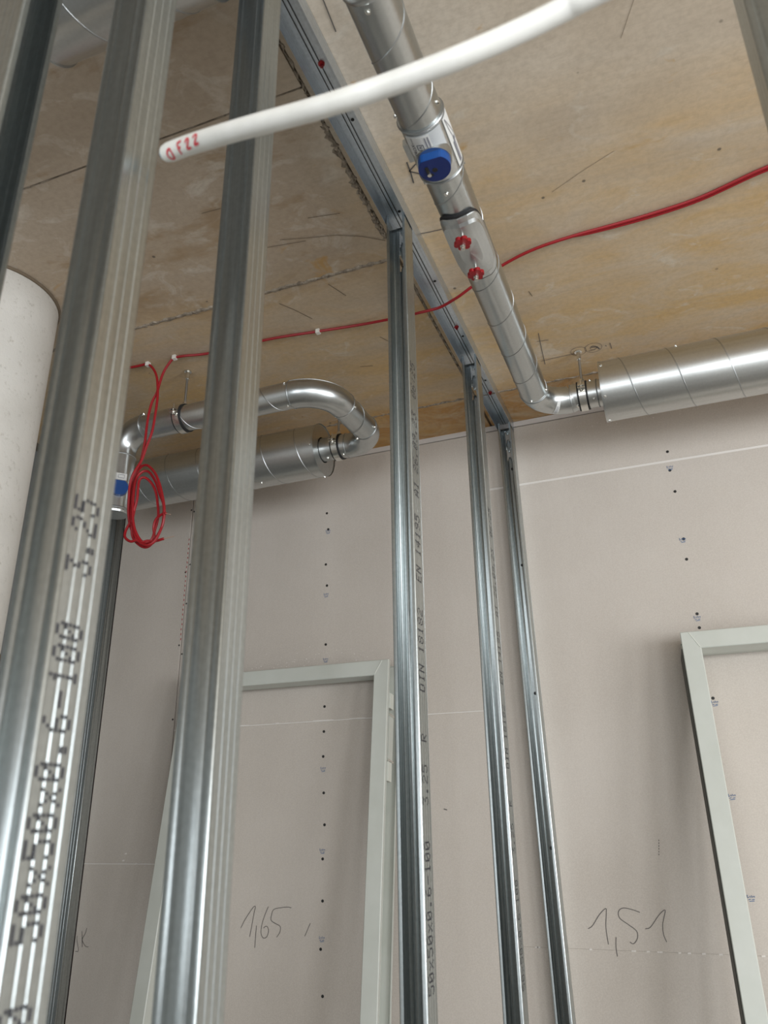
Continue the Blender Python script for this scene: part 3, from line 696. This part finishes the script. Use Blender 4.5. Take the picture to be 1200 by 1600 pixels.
ring_at('y', XU, 1.216, 2.2-RW-.003, PR+.001, .0018).build('bead_ring', M_seam, t, True)
ring_at('x', 2.2, 1.218, XU-RW-.004, PR+.001, .0020).build('bead_ring', M_seam, t, True)
# left end: bend down into a second blue regulator
XD = -1.596; RD = .084
t = thing('duct_bend', 'duct bend turning down behind the hanging red cables at the left', 'duct bend', (XD, YL, ZL-RD))
elbow(t, [(-1.506, YL, ZL)] + arc((XD+RD, YL, ZL-RD), (0, 0, 1), (-1, 0, 0), RD, 20) + [(XD, YL, ZL-RD-.008)], PR+.0006)
ring_at('x', YL, ZL, -1.511, PR+.001, .0022).build('bead_ring', M_seam, t, True)
def ring_z(x, y, z, r, wire): return MB().tube([(x+r*math.cos(2*PI*k/40), y+r*math.sin(2*PI*k/40), z) for k in range(40)], wire, 6, closed=True)
t = thing('flow_regulator', 'upright regulator with blue dial, half hidden behind a near stud', 'regulator', (XD, YL, .915))
MB().tube([(XD, YL, .918), (XD, YL, ZL-RD-.008)], .0432, 48).build('housing', M_dim, t, True)
for z in (.926, ZL-RD-.012): ring_z(XD, YL, z, .0436, .0026).build('bead_ring', M_seam, t, True)
MB().tube([(XD, YL, .912), (XD, YL, .918)], [.041, .0425], 40).build('end_plug', M_duct, t, True)
dd = Vector((.72, -.69, 0))
def DP(a, h, d): s_ = Vector((-dd.y, dd.x, 0)); return Vector((XD, YL, .985)) + dd*d + s_*a + Vector((0,0,1))*h
prof = d_shape(.0265, .022); n = len(prof)
m = MB().add([DP(a, -b, .038) for a, b in prof] + [DP(a, -b, .058) for a, b in prof], [(i, (i+1) % n, n+(i+1) % n, n+i) for i in range(n)] + [tuple(range(n)), tuple(range(n, 2*n))])
m.build('dial', M_blue, t)
m = MB().add([DP(a, h, .0445+.0*a) for a, h in ((-.020, .030), (.020, .030), (.020, .052), (-.020, .052))], [(0, 1, 2, 3)])
m.add([DP(a, h, .040) for a, h in ((-.020, .030), (.020, .030), (.020, .052), (-.020, .052))], [(3, 2, 1, 0)])
m.f += [(0, 4, 5, 1), (1, 5, 6, 2), (2, 6, 7, 3), (3, 7, 4, 0)]
lab = m.build('paper_label', M_label, t)
m = MB()
m.ribbon([DP(-.006, .036, .0452), DP(.012, .036, .0452), DP(.012, .047, .0452), DP(-.006, .047, .0452), DP(-.006, .036, .0452)], .0012, dd)
m.build('emblem', M_print, lab)
# clamps with threaded rods to the slab
def hanger(label, y, z, x, ear_y=-1):
    t = thing('pipe_clamp', label, 'pipe clamp', (x, y, z-PR), 'clamps hanging the ducts')
    def band(x0, x1, r0, r1):
        m = MB(); n = 48; vs = []
        for rr, xx in ((r0, x0), (r1, x0), (r1, x1), (r0, x1)): vs += [(xx, y+rr*math.cos(2*PI*k/n), z+rr*math.sin(2*PI*k/n)) for k in range(n)]
        return m.add(vs, [(i*n+k, i*n+(k+1) % n, ((i+1) % 4)*n+(k+1) % n, ((i+1) % 4)*n+k) for i in range(4) for k in range(n)])
    band(x-.0155, x+.0155, PR+.0002, PR+.0040).build('rubber_lining', M_black, t, True)
    band(x-.0105, x+.0105, PR+.0035, PR+.0062).build('band', M_zinc, t, True)
    for sy in (-1, 1):
        ye = y+sy*(PR+.012)
        m = MB().box(x-.010, x+.010, ye-.010, ye+.010, z+.0030, z+.0058).box(x-.010, x+.010, ye-.010, ye+.010, z-.0058, z-.0030)
        m.build('lug', M_zinc, t)
        MB().cyl((x, ye+sy*.001, z-.012), (x, ye+sy*.001, z+.026), .0026, .0026, 8).cyl((x, ye+sy*.001, z+.0058), (x, ye+sy*.001, z+.0105), .0058, .0058, 6).cyl((x, ye+sy*.001, z-.0105), (x, ye+sy*.001, z-.0058), .0058, .0058, 6).build('bolt', M_zinc, t)
    MB().cyl((x, y, z+PR+.005), (x, y, z+PR+.017), .0075, .0075, 6).build('nut', M_zinc, t)
    MB().cyl((x, y, z+PR+.010), (x, y, H-.026), .0040, .0040, 10).build('threaded_rod', M_seam, t, True)
    MB().cyl((x, y, H-.030), (x, y, H-.001), .0072, .0072, 6).cyl((x, y, H-.0035), (x, y, H-.0003), .0120, .0120, 16).build('anchor_sleeve', M_zinc, t)
hanger('pipe clamp with rubber edges on a threaded rod, between bend and right silencer', Y2, 1.219, -.171)
hanger('pipe clamp on the straight left duct, right of the hanging red cables', YL, ZL, -1.369)
hanger('pipe clamp round the collar at the open-view end of the left silencer', 2.2, 1.219, -1.010)

# ------------------------------------------------------------------ red cables
def cable(name, label, pts, r, ends=(), clips=(), bare=()):
    t = thing(name, label, 'cable', pts[0], 'red cables along the slab')
    MB().tube(smooth_path(pts, 6), r, 8).build('sheath', M_red, t, True)
    for c_ in clips:
        x, y = c_; MB().box(x-.006, x+.006, y-.0065, y+.0065, H-.0135, H-.0004).build('clip', M_clip, t)
    for a, b in bare: MB().cyl(a, b, .0012, .0010, 6).build('bare_wire_end', M_copper, t)
zc = H-.0062
coil1 = [(-1.457,1.711,1.374),(-1.432,1.711,1.349),(-1.415,1.711,1.314),(-1.407,1.711,1.271),(-1.404,1.711,1.233),(-1.406,1.711,1.171),(-1.411,1.711,1.119),(-1.425,1.711,1.074),(-1.438,1.711,1.029),(-1.451,1.701,0.989),(-1.464,1.704,0.955),(-1.466,1.709,0.907),(-1.466,1.714,0.868),(-1.459,1.719,0.828),(-1.441,1.721,0.794),(-1.414,1.72,0.77),(-1.38,1.717,0.76),(-1.355,1.712,0.771),(-1.333,1.706,0.805),(-1.329,1.702,0.85),(-1.343,1.701,0.904),(-1.362,1.702,0.949),(-1.385,1.707,0.983),(-1.418,1.712,1.011),(-1.447,1.717,1.007),(-1.468,1.72,0.97),(-1.469,1.721,0.925),(-1.463,1.719,0.873),(-1.455,1.714,0.838),(-1.464,1.709,0.805),(-1.458,1.704,0.783),(-1.435,1.701,0.767),(-1.415,1.702,0.768),(-1.401,1.705,0.761),(-1.383,1.71,0.764),(-1.361,1.715,0.762),(-1.334,1.719,0.767)]
coil2 = [(-1.362,1.714,1.376),(-1.377,1.714,1.358),(-1.395,1.714,1.328),(-1.405,1.714,1.29),(-1.411,1.714,1.26),(-1.425,1.714,1.231),(-1.433,1.714,1.187),(-1.435,1.714,1.138),(-1.435,1.714,1.099),(-1.441,1.717,1.058),(-1.45,1.72,1.014),(-1.463,1.721,0.97),(-1.462,1.718,0.918),(-1.453,1.714,0.866),(-1.438,1.708,0.813),(-1.413,1.704,0.769),(-1.379,1.701,0.748),(-1.354,1.702,0.754),(-1.34,1.705,0.782),(-1.335,1.71,0.818),(-1.343,1.715,0.869),(-1.366,1.719,0.915),(-1.386,1.721,0.956),(-1.412,1.72,0.99),(-1.432,1.716,0.994),(-1.447,1.711,0.975),(-1.447,1.705,0.936),(-1.442,1.702,0.884),(-1.436,1.701,0.838),(-1.423,1.703,0.797),(-1.4,1.708,0.764),(-1.373,1.713,0.766),(-1.367,1.718,0.798),(-1.363,1.721,0.842),(-1.37,1.721,0.884),(-1.379,1.718,0.921),(-1.395,1.713,0.95),(-1.416,1.707,0.968),(-1.43,1.703,0.961),(-1.43,1.701,0.931),(-1.43,1.702,0.898),(-1.438,1.705,0.864),(-1.445,1.711,0.823),(-1.44,1.716,0.784),(-1.412,1.72,0.756),(-1.386,1.721,0.751),(-1.367,1.719,0.771),(-1.37,1.715,0.806),(-1.36,1.71,0.828),(-1.338,1.705,0.837),(-1.322,1.702,0.837)]
c1 = [(-1.70, 1.690, zc), (-1.58, 1.70, zc), (-1.50, 1.708, zc), (-1.458, 1.711, zc-.001)] + coil1[1:]
cable('red_cable', 'red cable whose coil hangs in front of the left silencer, clipped furthest left', c1, .0040, clips=[(-1.456, 1.711)], bare=[((-1.336, 1.719, .767), (-1.299, 1.719, .769))])
c2 = [(2.6, 1.62, zc), (1.7, 1.50, zc), (1.0, 1.515, zc), (.60, 1.545, zc), (.47, 1.560, zc), (.34, 1.572, zc), (.20, 1.613, zc), (.09, 1.626, zc), (-.004, 1.630, zc), (-.098, 1.632, zc), (-.20, 1.640, zc-.002), (-.286, 1.660, zc-.008), (-.36, 1.684, zc-.022), (-.422, 1.703, H-.045), (-.445, 1.712, H-.0475), (-.488, 1.729, H-.048), (-.530, 1.732, H-.0475), (-.558, 1.735, H-.045), (-.60, 1.748, zc-.030), (-.66, 1.766, zc-.012), (-.75, 1.774, zc), (-.878, 1.757, zc), (-1.033, 1.737, zc), (-1.236, 1.733, zc), (-1.32, 1.716, zc), (-1.358, 1.713, zc-.001)] + coil2[1:]
cable('red_cable', 'long red cable crossing the whole slab beneath the track to the hanging coil', c2, .0040, clips=[(-1.355, 1.711), (-.878, 1.757)], bare=[((-1.324, 1.702, .837), (-1.306, 1.702, .831))])
cable('red_cable', 'thin second red cable lying beside the long one on the right part of the slab', [(2.6, 1.632, zc), (1.7, 1.512, zc), (1.0, 1.527, zc), (.60, 1.557, zc), (.47, 1.572, zc), (.34, 1.581, zc), (.20, 1.6215, zc), (.09, 1.6355, zc), (-.004, 1.6385, zc), (-.07, 1.637, zc), (-.115, 1.634, zc+.001), (-.15, 1.6365, zc+.001)], .0036)

# ------------------------------------------------------------------ white conduit in front
rays = [((-.4626,.533,.7085),29), ((-.435,.541,.7198),30), ((-.3797,.558,.7379),32), ((-.2945,.5812,.7586),34), ((-.2212,.5942,.7733),35), ((-.1476,.6013,.7853),36), ((-.0752,.6027,.7944),36.5), ((-.019,.5995,.8001),37), ((.0083,.5966,.8025),37.5)]
cpts = []
for d, wpx in rays:
    d = Vector(d); dep = 1215*.020/wpx; cpts.append(d*(dep/d.dot(fw)))
far = cpts[-1]
cpts += [far+Vector((.07, .0, .012)), far+Vector((.17, .01, .05)), far+Vector((.30, .03, .14)), far+Vector((.40, .06, .28)), (far.x+.46, far.y+.10, 1.18), (far.x+.47, far.y+.12, H)]
t = thing('white_conduit', 'curved white plastic conduit end hanging free across the view, red marks at its tip', 'conduit', cpts[-1])
path = smooth_path(cpts, 6)
d0 = (path[1]-path[0]).normalized()
MB().tube([path[0]+d0*.0] + path[1:], [.0088] + [.0100]*(len(path)-1), 28).build('tube', M_conduit, t, True)
MB().cyl(path[0]-d0*.0035, path[0]+d0*.002, .0066, .0072, 16).build('blue_liner_end', mat('pale_blue_plastic', (.10, .30, .45), .5), t, True)
# red hand lettering wrapped on the underside facing the camera
def on_conduit(s_, v):
    """s_: distance along from the tip, v: height round the tube facing the camera"""
    acc = 0
    for a, b in zip(path[:-1], path[1:]):
        L_ = (b-a).length
        if acc+L_ >= s_: p = a.lerp(b, (s_-acc)/L_); td = (b-a).normalized(); break
        acc += L_
    view = -p.normalized(); n0 = (view - td*view.dot(td)).normalized(); upv = td.cross(n0)
    if upv.z < 0: upv = -upv
    q = v/.0100; return p + (n0*math.cos(q)+upv*math.sin(q))*.01055
HAND = [[(.0195, .0035), (.0150, .0020), (.0128, -.0025), (.0150, -.0075), (.0190, -.0065), (.0208, -.0020), (.0195, .0035)],
        [(.0330, .0050), (.0335, -.0060)], [(.0325, .0052), (.0395, .0062)], [(.0335, .0005), (.0375, .0010)],
        [(.0465, .0030), (.0490, .0062), (.0525, .0050), (.0500, .0010), (.0470, -.0030), (.0535, -.0025)],
        [(.0600, .0050), (.0630, .0078), (.0665, .0062), (.0640, .0020), (.0610, -.0015), (.0680, -.0008)]]
for st in HAND:
    m = MB(); vs = []; q = smooth_path([(x, v, 0) for x, v in st], 5)
    for i, p in enumerate(q):
        tt = (q[min(i+1, len(q)-1)] - q[max(i-1, 0)]).normalized(); d = Vector((-tt.y, tt.x, 0))*.0012
        vs += [on_conduit(p.x-d.x, p.y-d.y), on_conduit(p.x+d.x, p.y+d.y)]
    m.add(vs, [(2*i, 2*i+1, 2*i+3, 2*i+2) for i in range(len(q)-1)]); m.build('hand_lettering', M_redink, t)

# ------------------------------------------------------------------ steel door frames leaning on the wall
def door_frame(label, xl, xr, ytop, ztop, depth, tilt, hinges):
    th = R(7.2); h = (ztop - FL - depth*math.sin(th))/math.cos(th); yb = ytop - h*math.sin(th); zb = FL + depth*math.sin(th)
    def W(x, n, u):
        return (x - tilt*(u-h), yb + n*math.cos(th) + u*math.sin(th), zb + u*math.cos(th) - n*math.sin(th))
    t = thing('steel_door_frame', label, 'door frame', W((xl+xr)/2, depth, 0), 'door frames leaning on the boarded wall')
    fwid = .052
    sec = [(.000, .016), (.000, .002), (.002, 0), (fwid-.002, 0), (fwid, .002), (fwid, depth*.52), (fwid-.014, depth*.52), (fwid-.014, depth-.002), (fwid-.016, depth), (-.004, depth), (-.004, depth-.010)]
    poly = offset_poly(sec, .0018); n = len(poly)
    faces = [(i, (i+1) % n, n+(i+1) % n, n+i) for i in range(n)] + [tuple(range(n))[::-1], tuple(range(n, 2*n))]
    MB().add([W(xl+a, b, 0) for a, b in poly] + [W(xl+a, b, h-a) for a, b in poly], faces).build('jamb', M_frame, t, False)
    MB().add([W(xr-a, b, 0) for a, b in poly] + [W(xr-a, b, h-a) for a, b in poly], faces).build('jamb', M_frame, t, False)
    MB().add([W(xl+a, b, h-a) for a, b in poly] + [W(xr-a, b, h-a) for a, b in poly], faces).build('header', M_frame, t, False)
    MB().add([W(xl+a, b, u) for u in (0, h-.045) for a, b in ((-.009, depth-.004), (-.001, depth-.004), (.003, .018), (-.0025, .018))], [(0,1,2,3), (7,6,5,4), (0,4,5,1), (1,5,6,2), (2,6,7,3), (3,7,4,0)]).build('edge_shade_strip', M_edge_shade, t)  # added dark strip standing in for the shade behind the left outer edge
    for x, s_ in ((xl, 1), (xr, -1)):
        MB().tube([W(x+s_*.024, .0002, h-.003), W(x+s_*(fwid-.003), .0002, h-fwid+.003)], .0014, 6).build('weld_seam', M_weld, t, True)
    for u0 in hinges:                                  # pockets behind the hinge side, on the outer edge
        for side, xx in (('r', xr),):
            m = MB()
            def bx(a0, a1, n0, n1, u1, u2):
                vs = [W(xx-a, nn, u) for u in (u1, u2) for nn in (n0, n1) for a in (a0, a1)]
                m.add(vs, [(0,2,3,1),(4,5,7,6),(0,1,5,4),(2,6,7,3),(0,4,6,2),(1,3,7,5)])
            bx(-.004, .012, .018, .048, u0+.085, u0+.135); bx(-.004, .012, .018, .048, u0-.145, u0-.085)
            m.build('reinforcing_tab', M_weld, t)
            m = MB(); bx(-.001, .010, .020, .060, u0-.078, u0+.060); m.build('hinge_pocket', M_frame, t)
            m = MB(); bx(-.004, .004, .018, .064, u0+.060, u0+.068); bx(-.004, .004, .018, .064, u0-.086, u0-.078); m.build('pocket_clip', M_zinc, t)
    return t
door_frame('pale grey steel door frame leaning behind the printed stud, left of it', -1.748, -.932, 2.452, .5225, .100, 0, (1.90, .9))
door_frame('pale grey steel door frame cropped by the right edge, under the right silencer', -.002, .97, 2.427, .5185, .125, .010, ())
